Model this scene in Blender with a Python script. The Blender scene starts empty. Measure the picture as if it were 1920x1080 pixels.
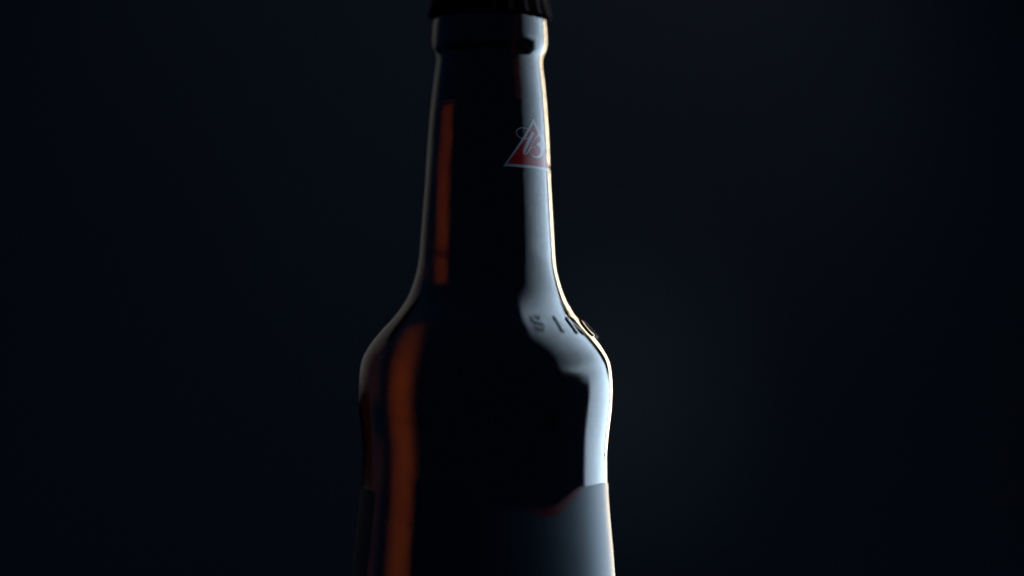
import bpy, math
import numpy as np
from mathutils import Vector, Matrix

R = math.radians
scene = bpy.context.scene
col = scene.collection

# ------------------------------------------------------------------ camera
DIST = 0.819                      # camera to bottle axis, metres
PITCH, ROLL = R(4.8), R(0.63)
cam_data = bpy.data.cameras.new("camera")
cam = bpy.data.objects.new("camera", cam_data)
col.objects.link(cam)
cam_data.sensor_width = 36.0
cam_data.lens = 120.0
cam_data.clip_start, cam_data.clip_end = 0.01, 60.0
Fv = Vector((0, math.cos(PITCH), math.sin(PITCH)))
Uv = Vector((0, -math.sin(PITCH), math.cos(PITCH)))
Xv = Vector((1, 0, 0))
Rv = Xv * math.cos(ROLL) + Uv * math.sin(ROLL)
Vv = Uv * math.cos(ROLL) - Xv * math.sin(ROLL)
cam.matrix_world = Matrix(((Rv.x, Vv.x, -Fv.x, 0.0061),
                           (Rv.y, Vv.y, -Fv.y, -DIST),
                           (Rv.z, Vv.z, -Fv.z, 0.0812266),
                           (0, 0, 0, 1)))
cam_data.dof.use_dof = True
cam_data.dof.focus_distance = 0.812
cam_data.dof.aperture_fstop = 1.7
cam_data.dof.aperture_blades = 9
scene.camera = cam

# ------------------------------------------------------------------ world: a dark studio
world = bpy.data.worlds.new("World")
scene.world = world
world.use_nodes = True
bg = world.node_tree.nodes["Background"]
bg.inputs[0].default_value = (0.12, 0.40, 1.0, 1)
bg.inputs[1].default_value = 0.044

# ------------------------------------------------------------------ lamps
def area(name, loc, target, w, h, watts, color, spread=180, lean=0):
    d = bpy.data.lights.new(name, 'AREA')
    d.shape = 'RECTANGLE'
    d.size, d.size_y = w, h
    d.energy = watts
    d.color = color
    d.spread = R(spread)
    o = bpy.data.objects.new(name, d)
    col.objects.link(o)
    o.location = loc
    v = Vector(target) - Vector(loc)
    o.rotation_euler = (v.to_track_quat('-Z', 'Y').to_matrix() @ Matrix.Rotation(R(lean), 3, 'Z')).to_euler()
    return o

def polar(az, dist, z):
    """az measured from the camera side (-y) towards +x, degrees"""
    return (dist * math.sin(R(az)), -dist * math.cos(R(az)), z)

BASE = (0, 0, 0.15)
# big cool softbox beside and behind the bottle on the right
def falloff(o, g0, g1, power=1.0):
    """a softbox whose diffuser glows less towards one end (g0 at its -x end, g1 at its +x end)"""
    o.data.use_nodes = True
    nt = o.data.node_tree
    em = nt.nodes['Emission']
    geo = nt.nodes.new('ShaderNodeNewGeometry')
    sep = nt.nodes.new('ShaderNodeSeparateXYZ')
    mr = nt.nodes.new('ShaderNodeMapRange')
    nt.links.new(geo.outputs['Parametric'], sep.inputs[0])
    pw = nt.nodes.new('ShaderNodeMath')
    pw.operation = 'POWER'
    pw.inputs[1].default_value = power
    nt.links.new(sep.outputs['X'], pw.inputs[0])
    nt.links.new(pw.outputs[0], mr.inputs['Value'])
    mr.inputs['To Min'].default_value = g0
    mr.inputs['To Max'].default_value = g1
    nt.links.new(mr.outputs[0], em.inputs['Strength'])
SBOX_LEAN = 0.0
def leaning_softbox(name, along, up, w, h, watts, front_gain, rear_gain, power):
    """softbox in one tilted plane right of the bottle; (along, up) is its centre in that plane"""
    o = area(name, (0, 0, 0), (1, 0, 0), w, h, watts, (0.60, 0.80, 1.0), 160)
    sdir, zdir = Vector((0.5, -0.866, 0)), Vector((0, 0, 1))
    u = sdir * math.cos(R(SBOX_LEAN)) + zdir * math.sin(R(SBOX_LEAN))
    vv_ = zdir * math.cos(R(SBOX_LEAN)) - sdir * math.sin(R(SBOX_LEAN))
    zz_ = Vector((0.866, 0.5, 0))
    c = Vector((0.7275, 0.145, 0.80)) + u * along + vv_ * up
    x = -u
    falloff(o, front_gain, rear_gain, power)
    o.matrix_world = Matrix(((x.x, vv_.x, zz_.x, c.x), (x.y, vv_.y, zz_.y, c.y), (x.z, vv_.z, zz_.z, c.z), (0, 0, 0, 1)))
def gain(along):
    return 0.38 + 1.15 * ((0.60 - along) / 1.31) ** 1.2
# (top, bottom, front end, rear end, watts per square metre), in the plane of the softbox
# ... and how much less the near end glows
rows = [(1.15, 0.48, 0.60, -0.60, 12.0, 0.12, 1.5), (0.48, 0.10, 0.60, -0.60, 11.0, 0.15, 1.5), (0.10, -0.22, 0.60, -0.57, 11.0, 0.25, 1.4),
        (-0.22, -0.31, 0.60, -0.54, 10.5, 0.3, 1.5), (-0.31, -0.37, 0.60, -0.52, 10.0, 0.36, 1.4), (-0.37, -0.41, 0.60, -0.50, 10.0, 0.36, 1.4),
        (-0.41, -0.44, 0.60, -0.50, 10.0, 0.40, 1.4), (-0.44, -0.47, 0.58, -0.50, 10.5, 0.45, 1.2), (-0.47, -0.50, 0.52, -0.50, 10.5, 0.55, 0.9)]
for q in range(8):                       # lower near corner cut off in small steps
    rows.append((-0.50 - 0.01325 * q, -0.50 - 0.01325 * (q + 1), 0.44 - 0.066 * q, -0.50 - 0.008 * q, 11.5, 0.55, 0.7))
rows.append((-0.606, -0.86, -0.07, -0.64, 12.0, 1.0, 1.0))
for top, bot, front, rear, dens, near, power in rows:
    leaning_softbox("softbox_lamp", (front + rear) / 2, (top + bot) / 2, front - rear, top - bot,
                    dens * (front - rear) * (top - bot), near * gain(front), gain(rear), power)
# narrow hard strip far behind on the right: rim line and the amber glow through the beer
strip = area("strip_lamp", polar(159, 1.20, 0.24), (0, 0, 0.15), 0.17, 0.95, 0.75, (1.0, 0.80, 0.54), 60)
strip.rotation_euler = (strip.rotation_euler.to_matrix() @ Matrix.Rotation(R(6), 3, 'Z')).to_euler()
# weak warm strip on the left
left_box = area("fill_strip_lamp", polar(-146, 1.15, 0.488), (0, 0, 0.15), 0.74, 0.60, 0.06, (1.0, 0.96, 0.92), 110)
falloff(left_box, 1.4, 0.4)
# a wash on the backdrop behind the bottle
def spot(name, loc, target, watts, color, size, blend):
    d = bpy.data.lights.new(name, 'SPOT')
    d.energy = watts
    d.color = color
    d.spot_size = R(size)
    d.spot_blend = blend
    d.shadow_soft_size = 0.05
    o = bpy.data.objects.new(name, d)
    col.objects.link(o)
    o.location = loc
    o.rotation_euler = (Vector(target) - Vector(loc)).to_track_quat('-Z', 'Y').to_euler()
    return o
spot("backdrop_lamp", (-0.05, 1.5, 1.6), (-0.05, 2.6, 0.42), 14.0, (0.74, 0.90, 1.0), 54, 1.0)
spot("backdrop_top_lamp", (0.20, 1.7, 1.7), (0.19, 2.6, 0.74), 8.0, (1.0, 0.95, 0.86), 26, 1.0)
spot("halo_standin_spot", (0.13, 1.55, 1.25), (0.112, 2.6, 0.275), 26.0, (0.85, 0.97, 1.05), 8.5, 1.0)  # added spot imitating a lens halo beside the right shoulder

scene.view_settings.view_transform = 'Standard'
scene.view_settings.look = 'None'
scene.view_settings.exposure = 0
scene.view_settings.gamma = 1
scene.cycles.max_bounces = 24
scene.cycles.transmission_bounces = 24
scene.cycles.glossy_bounces = 8
scene.cycles.volume_bounces = 0
scene.cycles.sample_clamp_indirect = 8.0

# ------------------------------------------------------------------ materials
def new_mat(name):
    m = bpy.data.materials.new(name)
    m.use_nodes = True
    nt = m.node_tree
    nt.nodes.clear()
    out = nt.nodes.new('ShaderNodeOutputMaterial')
    return m, nt, out

def bump(nt, scale, strength, dist=0.0002, detail=3.0, second=None):
    tc = nt.nodes.new('ShaderNodeTexCoord')
    n = nt.nodes.new('ShaderNodeTexNoise')
    n.inputs['Scale'].default_value = scale
    n.inputs['Detail'].default_value = detail
    nt.links.new(tc.outputs['Object'], n.inputs['Vector'])
    b = nt.nodes.new('ShaderNodeBump')
    b.inputs['Strength'].default_value = strength
    b.inputs['Distance'].default_value = dist
    nt.links.new(n.outputs['Fac'], b.inputs['Height'])
    if second:
        n2 = nt.nodes.new('ShaderNodeTexNoise')
        n2.inputs['Scale'].default_value = second[0]
        nt.links.new(tc.outputs['Object'], n2.inputs['Vector'])
        b2 = nt.nodes.new('ShaderNodeBump')
        b2.inputs['Strength'].default_value = second[1]
        b2.inputs['Distance'].default_value = second[2]
        nt.links.new(n2.outputs['Fac'], b2.inputs['Height'])
        nt.links.new(b.outputs['Normal'], b2.inputs['Normal'])
        return b2.outputs['Normal']
    return b.outputs['Normal']

def glass_mat(name, ior, rough, density, color, with_bump=True):
    m, nt, out = new_mat(name)
    g = nt.nodes.new('ShaderNodeBsdfGlass')
    g.inputs['Color'].default_value = (1, 1, 1, 1)
    g.inputs['IOR'].default_value = ior
    g.inputs['Roughness'].default_value = rough
    if with_bump:
        nt.links.new(bump(nt, 110, 0.16, 0.0006, 2.0, (2600, 0.25, 0.00006)), g.inputs['Normal'])
    nt.links.new(g.outputs[0], out.inputs['Surface'])
    v = nt.nodes.new('ShaderNodeVolumeAbsorption')
    v.inputs['Color'].default_value = (*color, 1)
    v.inputs['Density'].default_value = density
    nt.links.new(v.outputs[0], out.inputs['Volume'])
    return m

M_GLASS = glass_mat("amber_glass", 1.52, 0.05, 1195.0, (0.41, 0.235, 0.01))
M_BEER = glass_mat("dark_beer", 1.34, 0.0, 22.0, (0.52, 0.44, 0.02), False)

def plain(name, color, rough, spec=0.5, bumpv=None, metallic=0.0, vary=None, coat=0.0):
    m, nt, out = new_mat(name)
    p = nt.nodes.new('ShaderNodeBsdfPrincipled')
    p.inputs['Base Color'].default_value = (*color, 1)
    p.inputs['Roughness'].default_value = rough
    p.inputs['Specular IOR Level'].default_value = spec
    p.inputs['Metallic'].default_value = metallic
    p.inputs['Coat Weight'].default_value = coat
    if vary:
        tc = nt.nodes.new('ShaderNodeTexCoord')
        n = nt.nodes.new('ShaderNodeTexNoise')
        n.inputs['Scale'].default_value = vary[0]
        n.inputs['Detail'].default_value = 5
        nt.links.new(tc.outputs['Object'], n.inputs['Vector'])
        r = nt.nodes.new('ShaderNodeValToRGB')
        r.color_ramp.elements[0].position = 0.3
        r.color_ramp.elements[1].position = 0.7
        r.color_ramp.elements[0].color = (*[c * (1 - vary[1]) for c in color], 1)
        r.color_ramp.elements[1].color = (*[min(1, c * (1 + vary[1])) for c in color], 1)
        nt.links.new(n.outputs['Fac'], r.inputs['Fac'])
        nt.links.new(r.outputs['Color'], p.inputs['Base Color'])
    if bumpv:
        nt.links.new(bump(nt, *bumpv), p.inputs['Normal'])
    nt.links.new(p.outputs[0], out.inputs['Surface'])
    return m

M_LABEL = plain("label_paper", (0.016, 0.024, 0.032), 0.40, 0.2, (900, 0.25, 0.0001), vary=(60, 0.05))
M_LABEL.node_tree.nodes['Principled BSDF'].inputs['Specular Tint'].default_value = (0.70, 0.88, 1.0, 1)
M_LABEL_RED = plain("label_red_print", (0.075, 0.002, 0.006), 0.3, 0.2, (900, 0.25, 0.0001), vary=(80, 0.1))
M_LABEL_BACK = plain("back_label_paper", (0.012, 0.012, 0.013), 0.6, 0.3, (700, 0.2, 0.0001), vary=(60, 0.08))
M_EMB_RED = plain("emblem_red_print", (0.26, 0.003, 0.005), 0.14, 0.32, (1200, 0.15, 0.00005), vary=(400, 0.12))
M_EMB_WHITE = plain("emblem_white_print", (0.26, 0.28, 0.30), 0.14, 0.5, (1200, 0.15, 0.00005), vary=(400, 0.06))
M_LETTER = plain("raised_amber_glass", (0.012, 0.004, 0.001), 0.07, 0.53)
M_CAP = plain("cap_red_paint", (0.007, 0.0005, 0.0005), 0.8, 0.03, (500, 0.15, 0.0001), vary=(200, 0.15))
M_LINER = plain("cap_liner_plastic", (0.30, 0.30, 0.28), 0.5)
M_BACKDROP = plain("backdrop_cloth", (0.024, 0.030, 0.040), 0.95, 0.1, (400, 0.3, 0.001), vary=(2.2, 0.25))
M_TABLE = plain("dark_tabletop", (0.012, 0.013, 0.015), 0.6, 0.3, (300, 0.2, 0.0005), vary=(20, 0.3))

# ------------------------------------------------------------------ mesh helpers
def link_mesh(name, verts, faces, mat, parent=None, smooth=True):
    me = bpy.data.meshes.new(name)
    me.from_pydata([tuple(v) for v in verts], [], faces)
    me.materials.append(mat)
    if smooth:
        me.polygons.foreach_set('use_smooth', [True] * len(me.polygons))
    me.update()
    o = bpy.data.objects.new(name, me)
    col.objects.link(o)
    if parent:
        o.parent = parent
    return o

def uneven(a, z):
    """small unevenness of the blown inner wall, metres (a in radians, z in metres)"""
    mm = z * 1000
    d = 0.10 * math.sin(0.21 * mm + 1.3 * math.sin(a)) * math.cos(2 * a + 0.05 * mm)
    d += 0.06 * math.sin(0.55 * mm + 2.0 * math.cos(a + 0.4))
    d += 0.05 * math.sin(5 * a + 0.12 * mm)
    d -= 0.45 * math.exp(-((mm - 157.0) / 0.9) ** 2)          # settle ring in the neck
    return d / 1000

def lathe(rz, seg, wobble_from=None, wobble_to=None):
    """rz: list of (r, z) in metres, r == 0 only at the ends (poles)."""
    verts, faces, rings = [], [], []
    ang = [2 * math.pi * k / seg for k in range(seg)]
    for n_row, (r, z) in enumerate(rz):
        if wobble_from is not None and wobble_from <= n_row < wobble_to and r > 1e-7:
            rings.append(list(range(len(verts), len(verts) + seg)))
            for a in ang:
                rr = r + uneven(a, z)
                verts.append((rr * math.sin(a), -rr * math.cos(a), z))
            continue
        if r < 1e-7:
            rings.append([len(verts)])
            verts.append((0, 0, z))
        else:
            rings.append(list(range(len(verts), len(verts) + seg)))
            verts += [(r * math.sin(a), -r * math.cos(a), z) for a in ang]
    for A, B in zip(rings, rings[1:]):
        for k in range(seg):
            k2 = (k + 1) % seg
            if len(A) == 1:
                faces.append((A[0], B[k2], B[k]))
            elif len(B) == 1:
                faces.append((A[k], A[k2], B[0]))
            else:
                faces.append((A[k], A[k2], B[k2], B[k]))
    return verts, faces

# ------------------------------------------------------------------ bottle profile, millimetres, from the foot up
OUT = [(73.0, 31.85), (80.9, 31.35), (88.0, 30.75), (94.0, 30.15), (98.5, 29.74), (103.0, 29.47), (107.66, 29.42), (111.11, 29.44),
       (115.07, 29.75), (119.17, 30.21), (123.01, 30.54), (126.86, 30.53), (130.71, 30.22), (133.28, 29.55),
       (135.84, 28.15), (138.67, 26.10), (140.99, 24.12), (143.56, 21.82), (147.42, 19.13), (151.29, 17.60),
       (155.16, 16.64), (161.61, 16.07), (168.08, 15.61), (177.14, 15.03), (188.81, 14.38), (196.22, 13.74),
       (201.82, 13.10), (205.0, 12.72)]
OUT = [(2.0, 30.6), (5.0, 31.6), (10.0, 32.0), (40.0, 32.1), (65.0, 32.0)] + OUT
oz = np.array([p[0] for p in OUT]); orr = np.array([p[1] for p in OUT])

def hermite(x, xp, yp):
    d = np.gradient(yp, xp)
    s = np.diff(yp) / np.diff(xp)
    for i in range(1, len(xp) - 1):
        if s[i - 1] * s[i] <= 0:
            d[i] *= 0.5
    i = np.clip(np.searchsorted(xp, x) - 1, 0, len(xp) - 2)
    h = xp[i + 1] - xp[i]
    t = (x - xp[i]) / h
    return ((2 * t**3 - 3 * t**2 + 1) * yp[i] + (t**3 - 2 * t**2 + t) * h * d[i]
            + (-2 * t**3 + 3 * t**2) * yp[i + 1] + (t**3 - t**2) * h * d[i + 1])

GZ = np.arange(2.0, 205.01, 0.25)
GR = hermite(GZ, oz, orr)
k = np.exp(-0.5 * (np.arange(-12, 13) / 4.0) ** 2); k /= k.sum()
GRs = np.convolve(np.pad(GR, 12, mode='edge'), k, mode='valid')
GRs[:12] = GR[:12]; GRs[-12:] = GR[-12:]
def radius(z):
    return float(np.interp(z, GZ, GRs))
def slope(z):
    return (radius(z + 0.3) - radius(z - 0.3)) / 0.6

# outer shell: foot, body, neck, finish ring, lip ... then inner wall back down
prof = [(0.0, 4.0), (12.0, 3.2), (22.0, 1.4), (27.0, 0.0), (29.4, 0.5)]
prof += [(radius(z), z) for z in np.arange(2.0, 205.01, 0.5)]
ring = [(12.72, 205.4), (12.80, 206.0), (13.05, 206.7), (13.42, 207.4), (13.70, 208.2), (13.83, 209.1), (13.86, 210.2),
        (13.80, 211.6), (13.70, 213.2), (13.60, 214.4), (13.40, 215.3), (13.15, 215.8), (12.90, 216.2), (12.82, 217.0),
        (12.95, 218.0), (13.10, 219.0), (13.05, 220.2), (12.7, 221.4), (12.0, 222.3), (11.0, 222.7),
        (10.0, 222.5), (9.3, 221.8), (8.7, 220.5), (8.5, 216.0)]
prof += ring
inner = []
for z in np.arange(205.0, 12.0, -0.5):
    s = slope(z)
    nlen = math.hypot(1, s)
    w = 3.2 + 0.3 * min(1, max(0, (z - 150) / 8)) + 0.75 * min(1, max(0, (z - 193) / 4))
    r_i = radius(z) - w / nlen
    z_i = z + w * s / nlen
    inner.append((r_i, z_i))
# keep the inner wall monotone in z
mono = []
zlast = 1e9
for r_i, z_i in inner:
    if z_i < zlast - 0.15:
        mono.append((r_i, z_i)); zlast = z_i
inner = mono
prof += [(8.48, 212.0), (8.47, 208.5)]
W0 = len(prof)
prof += [p for p in inner if p[1] < 207.5]
W1 = len(prof)
zl = prof[-1][1]
prof += [(27.0, zl - 2.2), (23.0, zl - 3.6), (12.0, zl - 2.2), (0.0, zl - 1.6)]
prof_m = [(r / 1000, z / 1000) for r, z in prof]

bottle = bpy.data.objects.new("beer_bottle", None)
col.objects.link(bottle)
bottle['label'] = "dark amber glass beer bottle with a red triangle emblem on its neck, rim-lit from behind"
bottle['category'] = "bottle"

v, f = lathe(prof_m, 256, W0, W1)
glass = link_mesh("glass_body", v, f, M_GLASS, bottle)

# beer: follows the inner wall (overlaps the glass by 0.06 mm), level in the neck
FILL = 194.2
ip = [(r + 0.06, z) for r, z in inner if z < FILL - 0.4]
rt = ip[0][0]
bp = [(0.0, FILL - 0.35), (rt - 2.2, FILL - 0.33), (rt - 0.9, FILL - 0.15), (rt - 0.1, FILL + 0.35)] + ip
zl = ip[-1][1]
bp += [(27.0, zl - 2.26), (23.0, zl - 3.66), (12.0, zl - 2.26), (0.0, zl - 1.66)]
v, f = lathe([(r / 1000, z / 1000) for r, z in reversed(bp)], 256, 4, 4 + len(ip))
beer = link_mesh("beer", v, f, M_BEER, bottle)

# ------------------------------------------------------------------ crown cap with 21 flutes
def crown():
    verts, faces = [], []
    seg = 21 * 12
    rows = [(0.0, 224.3, 0), (6.0, 224.3, 0), (10.5, 224.1, 0), (12.0, 223.7, 0), (12.9, 223.0, 0.05), (13.4, 222.0, 0.2),
            (13.7, 220.8, 0.5), (14.0, 219.4, 0.8), (14.3, 218.2, 1.0), (14.65, 217.2, 1.0), (14.7, 217.05, 1.0),
            (14.45, 217.05, 1.0), (14.1, 218.2, 1.0), (13.75, 219.4, 0.8), (13.42, 220.8, 0.5), (13.1, 222.0, 0.2),
            (12.6, 222.75, 0.05), (11.8, 223.3, 0), (6.0, 223.6, 0), (0.0, 223.6, 0)]
    rings = []
    for r, z, a in rows:
        if r == 0:
            rings.append([len(verts)]); verts.append((0, 0, z / 1000)); continue
        z = 224.3 - (224.3 - z) * 1.2
        rings.append(list(range(len(verts), len(verts) + seg)))
        for q in range(seg):
            t = 2 * math.pi * q / seg
            rr = (r + a * 0.42 * math.cos(21 * t)) / 1000
            verts.append((rr * math.sin(t), -rr * math.cos(t), z / 1000))
    for A, B in zip(rings, rings[1:]):
        for q in range(seg):
            q2 = (q + 1) % seg
            if len(A) == 1: faces.append((A[0], B[q], B[q2]))
            elif len(B) == 1: faces.append((A[q], B[0], A[q2]))
            else: faces.append((A[q], B[q], B[q2], A[q2]))
    return verts, faces
v, f = crown()
cap = link_mesh("crown_cap", v, f, M_CAP, bottle)

# ------------------------------------------------------------------ things wrapped on the glass
def on_glass(phi_deg, z, lift):
    """point on the outer glass at angle phi (from the camera side towards +x), height z mm, lifted along the normal"""
    a = R(phi_deg)
    s = slope(z)
    n = math.hypot(1, s)
    r = radius(z) + lift / n
    zz = z - lift * s / n
    return (r / 1000 * math.sin(a), -r / 1000 * math.cos(a), zz / 1000)

def patch(name, cells, lo, hi, mat, parent):
    """closed thin slab: cells = list of polygons in (phi, z), all wound the same way and sharing corner points"""
    idx, pts = {}, []
    fs = []
    for c in cells:
        row = []
        for p in c:
            key = (round(p[0], 4), round(p[1], 4))
            if key not in idx:
                idx[key] = len(pts); pts.append(p)
            row.append(idx[key])
        fs.append(row)
    n = len(pts)
    verts = [on_glass(p[0], p[1], hi) for p in pts] + [on_glass(p[0], p[1], lo) for p in pts]
    edges = {}
    for r_ in fs:
        for a, b in zip(r_, r_[1:] + r_[:1]):
            edges[(a, b)] = edges.get((a, b), 0) + 1
    faces = [tuple(r_) for r_ in fs] + [tuple(x + n for x in reversed(r_)) for r_ in fs]
    for (a, b) in edges:
        if (b, a) not in edges:
            faces.append((b, a, a + n, b + n))
    return link_mesh(name, verts, faces, mat, parent, smooth=False)

# --- front label: paper sheet with a cut upper edge and a red border band
def sstep(a, b, x):
    t = min(1, max(0, (x - a) / (b - a)))
    return t * t * (3 - 2 * t)
def label_top(phi):
    w = abs(phi - 17.0)
    return 96.6 + 5.4 * sstep(12, 36, w) + 1.3 * sstep(30, 62, w)
def strip_cells(p0, p1, n, zlo, zhi, m):
    cells = []
    ph = [p0 + (p1 - p0) * q / n for q in range(n + 1)]
    for q in range(n):
        for j in range(m):
            def pt(phi, t): return (phi, zlo(phi) + (zhi(phi) - zlo(phi)) * t)
            cells.append([pt(ph[q], j / m), pt(ph[q + 1], j / m), pt(ph[q + 1], (j + 1) / m), pt(ph[q], (j + 1) / m)])
    return cells
def band(phi):
    return 0.06 + 2.1 * (1 - sstep(40, 56, phi)) * sstep(16, 32, phi)  # red runs out towards the middle, standing in for the unlit side
front_label = patch("front_label", strip_cells(-32, 196, 152, lambda p: 22.0, lambda p: label_top(p) - band(p), 40), 0.02, 0.16, M_LABEL, bottle)  # stretched unseen round the back to block part of the amber streak
front_border = patch("label_border", strip_cells(-32, 196, 152, lambda p: label_top(p) - band(p), label_top, 2), 0.02, 0.165, M_LABEL_RED, front_label)
back_label = patch("back_label", strip_cells(206, 300, 64, lambda p: 30.0, lambda p: 101.5 - 1.2 * ((p - 253) / 47) ** 2, 30), 0.02, 0.09, M_LABEL_BACK, bottle)  # span shaped to hide the left rim light, leaving the amber streak open

# --- neck emblem: red triangle, white border, script letter
def tri_cells(apex, left, right, n):
    """grid a triangle (phi, z) into cells"""
    cells = []
    def pt(i, j):   # i rows from the apex, j across
        t = i / n
        l = (apex[0] + (left[0] - apex[0]) * t, apex[1] + (left[1] - apex[1]) * t)
        r_ = (apex[0] + (right[0] - apex[0]) * t, apex[1] + (right[1] - apex[1]) * t)
        s = j / max(i, 1)
        return (l[0] + (r_[0] - l[0]) * s, l[1] + (r_[1] - l[1]) * s)
    for i in range(n):
        for j in range(i + 1):
            cells.append([pt(i, j) if i else apex, pt(i + 1, j), pt(i + 1, j + 1)])
            if j < i:
                cells.append([pt(i, j), pt(i + 1, j + 1), pt(i, j + 1)])
    return cells
C0 = 48.2
APEX, LEFT, RIGHT = (C0, 190.0), (C0 - 34.2, 177.75), (C0 + 34.2, 177.75)
emblem = patch("emblem", tri_cells((C0, 188.75), (C0 - 30.4, 178.42), (C0 + 30.4, 178.42), 22), 0.0, 0.075, M_EMB_RED, bottle)

def band_between(outer, inner, n):
    cells = []
    for e in range(3):
        o0, o1 = outer[e], outer[(e + 1) % 3]
        i0, i1 = inner[e], inner[(e + 1) % 3]
        for q in range(n):
            a, b = q / n, (q + 1) / n
            L = lambda p, r_, t: (p[0] + (r_[0] - p[0]) * t, p[1] + (r_[1] - p[1]) * t)
            cells.append([L(o0, o1, a), L(o0, o1, b), L(i0, i1, b), L(i0, i1, a)])
    return cells
border = patch("emblem_border", band_between([APEX, LEFT, RIGHT],
               [(C0, 188.75), (C0 - 30.4, 178.42), (C0 + 30.4, 178.42)], 24), 0.0, 0.085, M_EMB_WHITE, emblem)

def catmull(P, n=6):
    P = [np.array(p, float) for p in P]
    Q = [2 * P[0] - P[1]] + P + [2 * P[-1] - P[-2]]
    outp = []
    for i in range(1, len(Q) - 2):
        for t in np.linspace(0, 1, n, endpoint=False):
            a, b, c, d = Q[i - 1], Q[i], Q[i + 1], Q[i + 2]
            outp.append(0.5 * ((2 * b) + (-a + c) * t + (2 * a - 5 * b + 4 * c - d) * t * t + (-a + 3 * b - 3 * c + d) * t**3))
    outp.append(P[-1])
    return outp

MMDEG = 14.7 * math.pi / 180        # mm per degree on the neck
def ribbon(P, widths, n=6):
    """(phi, z) polyline with width (mm) -> cells"""
    C = catmull(P, n)
    W = np.interp(np.linspace(0, 1, len(C)), np.linspace(0, 1, len(widths)), widths)
    U = [np.array([c[0] * MMDEG, c[1]]) for c in C]
    l, r_ = [], []
    for i, u in enumerate(U):
        d = U[min(i + 1, len(U) - 1)] - U[max(i - 1, 0)]
        d /= np.linalg.norm(d) + 1e-9
        nrm = np.array([-d[1], d[0]])
        a, b = u + nrm * W[i] / 2, u - nrm * W[i] / 2
        l.append((a[0] / MMDEG, a[1])); r_.append((b[0] / MMDEG, b[1]))
    return [[r_[i], r_[i + 1], l[i + 1], l[i]] for i in range(len(U) - 1)]

loop = [(47.0, 186.4), (42.1, 187.0), (37.4, 187.28), (31.8, 187.22), (28.2, 186.63), (27.3, 186.03), (28.7, 185.27),
        (32.2, 184.81), (37.2, 184.72), (40.4, 184.99), (43.3, 185.45)]
stem = [(47.4, 186.5), (40.7, 183.94), (35.0, 181.5)]
thin = [(34.3, 181.45), (36.7, 181.04), (39.3, 181.43), (42.8, 182.82), (46.7, 184.22), (50.8, 185.38), (54.3, 185.94), (57.1, 186.09)]
bowl_up = [(57.1, 186.09), (60.5, 185.8), (61.0, 185.1), (57.5, 184.3), (51.5, 183.8)]
bowl_lo = [(51.5, 183.8), (58.5, 183.6), (60.5, 182.58), (57.5, 181.2), (50.6, 180.59), (46.1, 180.8), (42.7, 181.37), (42.1, 182.14), (44.9, 182.74), (49.5, 182.99)]
def script_piece(P, W, hi):
    return patch("script_letter", ribbon(P, W), 0.0, hi, M_EMB_WHITE, emblem)
pieces = [(loop, [0.16, 0.2, 0.2, 0.2, 0.18, 0.2, 0.16], 0.100), (stem, [0.9, 0.95, 0.75], 0.106), (thin, [0.5, 0.28, 0.22, 0.22, 0.3], 0.100),
          (bowl_up, [0.3, 1.1, 1.2, 0.4, 0.22], 0.103), (bowl_lo, [0.25, 1.2, 1.3, 0.9, 0.35, 0.28, 0.25, 0.22, 0.2, 0.18], 0.109)]
# one mesh: the script letter
vv, ff = [], []
for P, W, hi in pieces:
    o = script_piece(P, W, hi)
    n0 = len(vv)
    vv += [tuple(x.co) for x in o.data.vertices]
    ff += [tuple(i + n0 for i in p.vertices) for p in o.data.polygons]
    me = o.data
    bpy.data.objects.remove(o); bpy.data.meshes.remove(me)
link_mesh("script_letter", vv, ff, M_EMB_WHITE, emblem, smooth=False)

# --- raised letters SINCE moulded on the shoulder
def arc(cx, cz, rx, rz, a0, a1, n=10):
    return [(cx + rx * math.cos(R(a0 + (a1 - a0) * q / n)), cz + rz * math.sin(R(a0 + (a1 - a0) * q / n))) for q in range(n + 1)]
# unit: mm, letter box about 2.9 wide, 3.3 high (along the surface ~4.6)
HH = 4.4
LET = {
    'S': [arc(1.4, HH * 0.74, 1.25, HH * 0.26, 35, 270) + arc(1.4, HH * 0.26, 1.25, HH * 0.26, 90, -145)],
    'I': [[(1.4, 0), (1.4, HH)]],
    'N': [[(0.2, 0), (0.2, HH), (2.9, 0), (2.9, HH)]],
    'C': [arc(1.6, HH * 0.5, 1.45, HH * 0.5, 48, 312, 18)],
    'E': [[(2.4, HH), (0.2, HH), (0.2, 0), (2.4, 0)], [(0.2, HH / 2), (2.0, HH / 2)]],
}
def dist_poly(px, pz, lines):
    best = np.full(px.shape, 1e9)
    for L in lines:
        for (x0, z0), (x1, z1) in zip(L, L[1:]):
            dx, dz = x1 - x0, z1 - z0
            t = np.clip(((px - x0) * dx + (pz - z0) * dz) / (dx * dx + dz * dz + 1e-12), 0, 1)
            best = np.minimum(best, np.hypot(px - x0 - t * dx, pz - z0 - t * dz))
    return best
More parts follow.
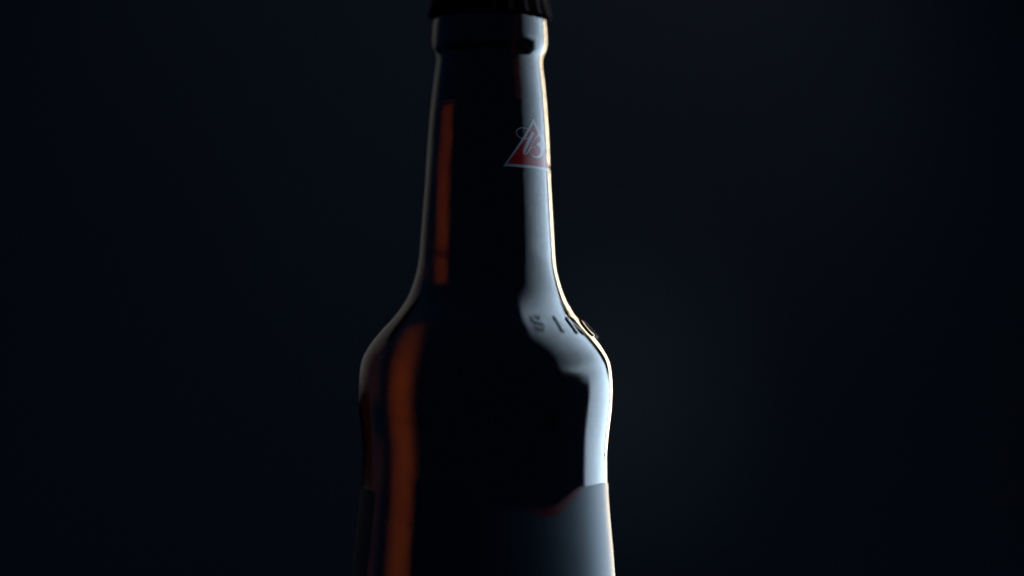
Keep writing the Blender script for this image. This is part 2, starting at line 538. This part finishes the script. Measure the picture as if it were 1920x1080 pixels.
# arc length along the shoulder profile so letters keep their shape on the slope
zs = np.linspace(136.0, 146.0, 600)
rs = np.array([radius(z) for z in zs])
ss = np.concatenate([[0], np.cumsum(np.hypot(np.diff(zs), np.diff(rs)))])
S0 = float(np.interp(138.35, zs, ss))
def letter(ch, phi0):
    mmdeg = 25.0 * math.pi / 180
    half = 0.46
    nx, nz = 84, 104
    X, Z = np.meshgrid(np.linspace(-1.1, 4.1, nx), np.linspace(-1.1, HH + 1.1, nz), indexing='ij')
    d = dist_poly(X, Z, LET[ch])
    t = np.clip((d - (half - 0.20)) / 0.40, 0, 1)
    h = 0.40 - (t * t * (3 - 2 * t)) * 0.54          # 0.36 mm proud, sinks 0.14 mm into the glass
    verts, faces, idx = [], [], {}
    def vid(i, j):
        if (i, j) not in idx:
            idx[(i, j)] = len(verts)
            z = float(np.interp(S0 + Z[i, j], ss, zs))
            verts.append(on_glass(phi0 + (X[i, j] - 1.4) / mmdeg, z, h[i, j]))
        return idx[(i, j)]
    for i in range(nx - 1):
        for j in range(nz - 1):
            if min(t[i, j], t[i + 1, j], t[i, j + 1], t[i + 1, j + 1]) < 0.999:
                faces.append((vid(i, j), vid(i + 1, j), vid(i + 1, j + 1), vid(i, j + 1)))
    # close the underside inside the glass
    n = len(verts)
    edges = set()
    for q in faces:
        for a, b in zip(q, q[1:] + q[:1]): edges.add((a, b))
    inv = {v_: k_ for k_, v_ in idx.items()}
    for q in range(n):
        i, j = inv[q]
        z = float(np.interp(S0 + Z[i, j], ss, zs))
        verts.append(on_glass(phi0 + (X[i, j] - 1.4) / mmdeg, z, -0.16))
    faces += [tuple(x + n for x in reversed(q)) for q in list(faces)]
    for a, b in edges:
        if (b, a) not in edges: faces.append((b, a, a + n, b + n))
    return link_mesh("letter", verts, faces, M_LETTER, glass)
for ch, ph in (('S', 29.2), ('I', 43.2), ('N', 57.0), ('C', 74.0), ('E', 89.5)):
    letter(ch, ph)

# ------------------------------------------------------------------ the surface it stands on and the backdrop
def sheet(name, verts, faces, mat):
    o = link_mesh(name, verts, faces, mat, None, smooth=True)
    o['kind'] = 'structure'
    return o
# table with rounded front edge
tw, td = 0.75, 0.40
tv, tf = [], []
pr = [(-td, -0.035), (-td, -0.006), (-td + 0.002, -0.002), (-td + 0.006, 0.0), (td - 0.006, 0.0), (td - 0.002, -0.002), (td, -0.006), (td, -0.035)]
for s in (-tw, tw):
    tv += [(s, y, z) for y, z in pr]
n = len(pr)
tf = [(i, i + n, (i + 1) % n + n, (i + 1) % n) for i in range(n)] + [tuple(range(n)), tuple(range(2 * n - 1, n - 1, -1))]
sheet("tabletop", tv, tf, M_TABLE)
# hanging cloth backdrop with soft shallow folds
bv, bf = [], []
nx, nz = 160, 40
for i in range(nx + 1):
    x = -3.2 + 6.4 * i / nx
    for j in range(nz + 1):
        z = -0.8 + 3.6 * j / nz
        bv.append((x, 2.6 + 0.010 * math.sin(x * 7.3 + 0.4 * math.sin(z * 2)) + 0.006 * math.sin(x * 17.1 + 1.0), z))
for i in range(nx):
    for j in range(nz):
        a = i * (nz + 1) + j
        bf.append((a, a + nz + 1, a + nz + 2, a + 1))
sheet("backdrop", bv, bf, M_BACKDROP)
